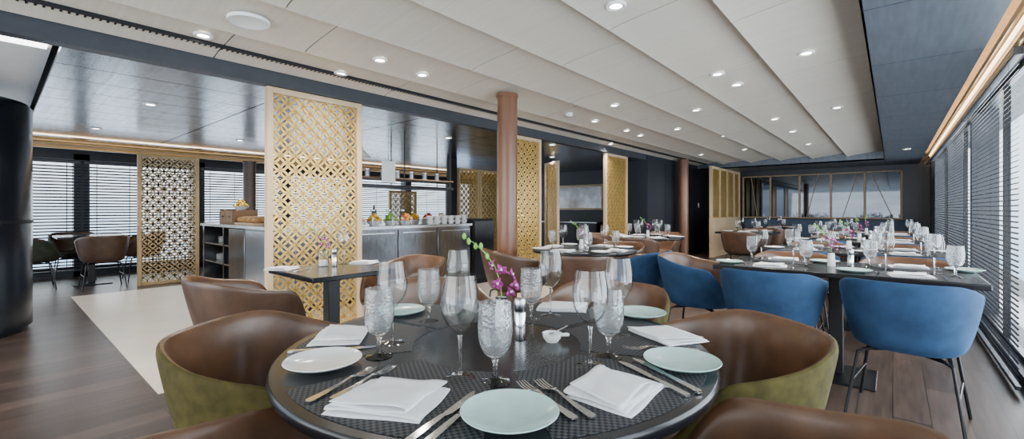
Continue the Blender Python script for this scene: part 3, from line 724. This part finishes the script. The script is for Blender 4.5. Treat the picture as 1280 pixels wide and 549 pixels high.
for k in range(2):
    for i in range(6):
        CUP.place((-4.97,4.02+.132*i,.94+.0605*k),PI+.3*math.sin(i*2+k),'white cup, %s layer of the cups at the right half of the buffet worktop'%('lower','upper')[k],'cup','white cups on the buffet worktop, %s layer'%('lower','upper')[k])
for i,y in enumerate((4.12,4.4)):
    STK.place((-5.175,y,.94),0,'stack of white plates on the buffet worktop behind the cups, %s one'%('left','right')[i],'plates','plate stacks on the buffet worktop')
t=thing('crate','brown wooden drawer crate on the left end of the buffet worktop','crate',(-7.45,2.4,.94))
MB().box(-.3,.3,-.16,.16,0,.2).build('body',m_oakbox,t,bev=.006)
for x in (-.29,.0):
    d_=MB().box(x+.01,x+.28,-.172,-.16,.02,.18).build('drawer',m_oakbox,t,bev=.004); MB().box(x+.1,x+.19,-.185,-.172,.1,.115).build('handle',m_blackmetal,d_)
BW['yellow fruit'].place((-7.35,2.4,1.14),0,'white bowl of yellow fruit standing on top of the wooden crate','bowl','food bowls on the buffet worktop')
t=thing('bread_board','pale wooden bread board on the worktop right of the crate','board',(-6.75,2.4,.94)); MB().box(-.35,.35,-.17,.17,0,.025).build('board',m_wood,t,bev=.006)
LOAF=Proto(lambda:MB().rows([(0,-.16,.03)]+[[(w*math.cos(2*PI*i/16),y,.045+h*math.sin(2*PI*i/16)) for i in range(16)] for y,w,h in ((-.15,.03,.025),(-.11,.055,.04),(0,.065,.045),(.11,.055,.04),(.15,.03,.025))]+[(0,.16,.03)]).build('bread_loaf',m_bread))
for i in range(4): LOAF.place((-7.0+.165*i,2.4,.965),.1*i,'brown bread loaf on the pale board, %s from the crate'%ords[i],'bread','bread loaves on the board')
t=thing('hanging_rack','dark metal rack with two narrow shelf boards hanging over the buffet','rack',(-5.35,3.75,1.44))
for x in (-.16,.16):
    for y in (-.85,0,.85): MB().tube([(x,y,0),(x,y,.76)],.008,8).build('rod',m_blackmetal,t)
for z in (.0,.13): MB().box(-.18,.18,-.9,.9,z,z+.015).build('shelf',m_oakbox if z else m_blackmetal,t,bev=.003)
MB().box(-.18,-.165,-.9,.9,.015,.045).box(.165,.18,-.9,.9,.015,.045).build('side_rail',m_blackmetal,t)
def mk_can():
    t=thing('canister','x','x')
    MB().lathe([(0,0),(.035,0),(.035,.1),(0,.1)],18).build('can',m_dsteel,t); MB().lathe([(0,.1005),(.037,.1005),(.037,.115),(0,.115)],18).build('lid',m_steel,t)
    return t
CAN=Proto(mk_can)
for i in range(7): CAN.place((-5.35,3.03+.24*i,1.585),0,'small steel canister lined up on the top board of the hanging rack','canister','canisters on the hanging rack')
t=thing('hanging_card','white rectangular card hanging from a wire over the buffet','sign',(-4.98,3.35,1.5))
MB().box(-.004,.004,-.1,.1,0,.28).build('card',m_cards,t); MB().tube([(0,0,.28),(0,0,.7)],.002,6).build('wire',m_blackmetal,t)
t=thing('pendant_lamp','pale conical pendant lamp hanging above the buffet','lamp',(-5.15,3.05,1.82))
MB().lathe([(.13,0),(.03,.1),(.028,.1),(.127,.0)],32).build('shade',m_plastic,t); MB().lathe([(0,.1),(.03,.1),(.02,.14),(0,.14)],20).build('cap',m_steel,t); MB().tube([(0,0,.14),(0,0,.38)],.003,6).build('cord',m_black,t)
t=thing('back_counter','dark steel cooking counter standing behind the buffet','counter',(-7.2,5.0,0))
MB().box(-.8,.8,-.35,.35,.004,.88).build('body',m_dsteel,t); MB().box(-.83,.83,-.38,.38,.88,.92).build('worktop',m_steel,t)
# ------------------------------------------------------------------ light
w=bpy.data.worlds.new('World'); SC.world=w; w.use_nodes=True; nt=w.node_tree
bg=nt.nodes['Background']; tcn=nt.nodes.new('ShaderNodeTexCoord'); sp=nt.nodes.new('ShaderNodeSeparateXYZ'); rp=nt.nodes.new('ShaderNodeValToRGB')
nt.links.new(tcn.outputs['Generated'],sp.inputs[0])
ma=nt.nodes.new('ShaderNodeMath'); ma.operation='MULTIPLY_ADD'; ma.inputs[1].default_value=.5; ma.inputs[2].default_value=.5
nt.links.new(sp.outputs['Z'],ma.inputs[0]); nt.links.new(ma.outputs[0],rp.inputs['Fac'])
rp.color_ramp.elements[0].position=.46; rp.color_ramp.elements[0].color=(.48,.67,.9,1); rp.color_ramp.elements[1].position=.52; rp.color_ramp.elements[1].color=(.8,.91,1,1)
nt.links.new(rp.outputs['Color'],bg.inputs['Color']); bg.inputs['Strength'].default_value=3.0
def area(loc,rot,sx,sy,e,col=(1,1,1)):
    l=bpy.data.lights.new('window_light','AREA'); l.shape='RECTANGLE'; l.size=sx; l.size_y=sy; l.energy=e; l.color=col
    o=bpy.data.objects.new('window_light',l); C.objects.link(o); o.location=loc; o.rotation_euler=rot
area((-2.0,-2.9,1.2),(math.radians(108),0,0),5.0,1.9,160,(1,.99,.97))  # added fill lamp behind the camera, in the open end of the room
area((1.5,6.5,1.2),(0,math.radians(100),0),2.2,12,620,(.86,.94,1))
area((-11.5,4,1.2),(0,math.radians(-100),0),2.0,12,250,(.88,.95,1))
# ------------------------------------------------------------------ camera
cd_=bpy.data.cameras.new('camera'); cd_.sensor_width=36; cd_.sensor_fit='HORIZONTAL'; cd_.lens=F*36/1280; cd_.shift_y=-12.5/1280; cd_.clip_start=.02
co=bpy.data.objects.new('camera',cd_); C.objects.link(co); co.location=(0,0,H); co.rotation_euler=(PI/2,0,T); SC.camera=co
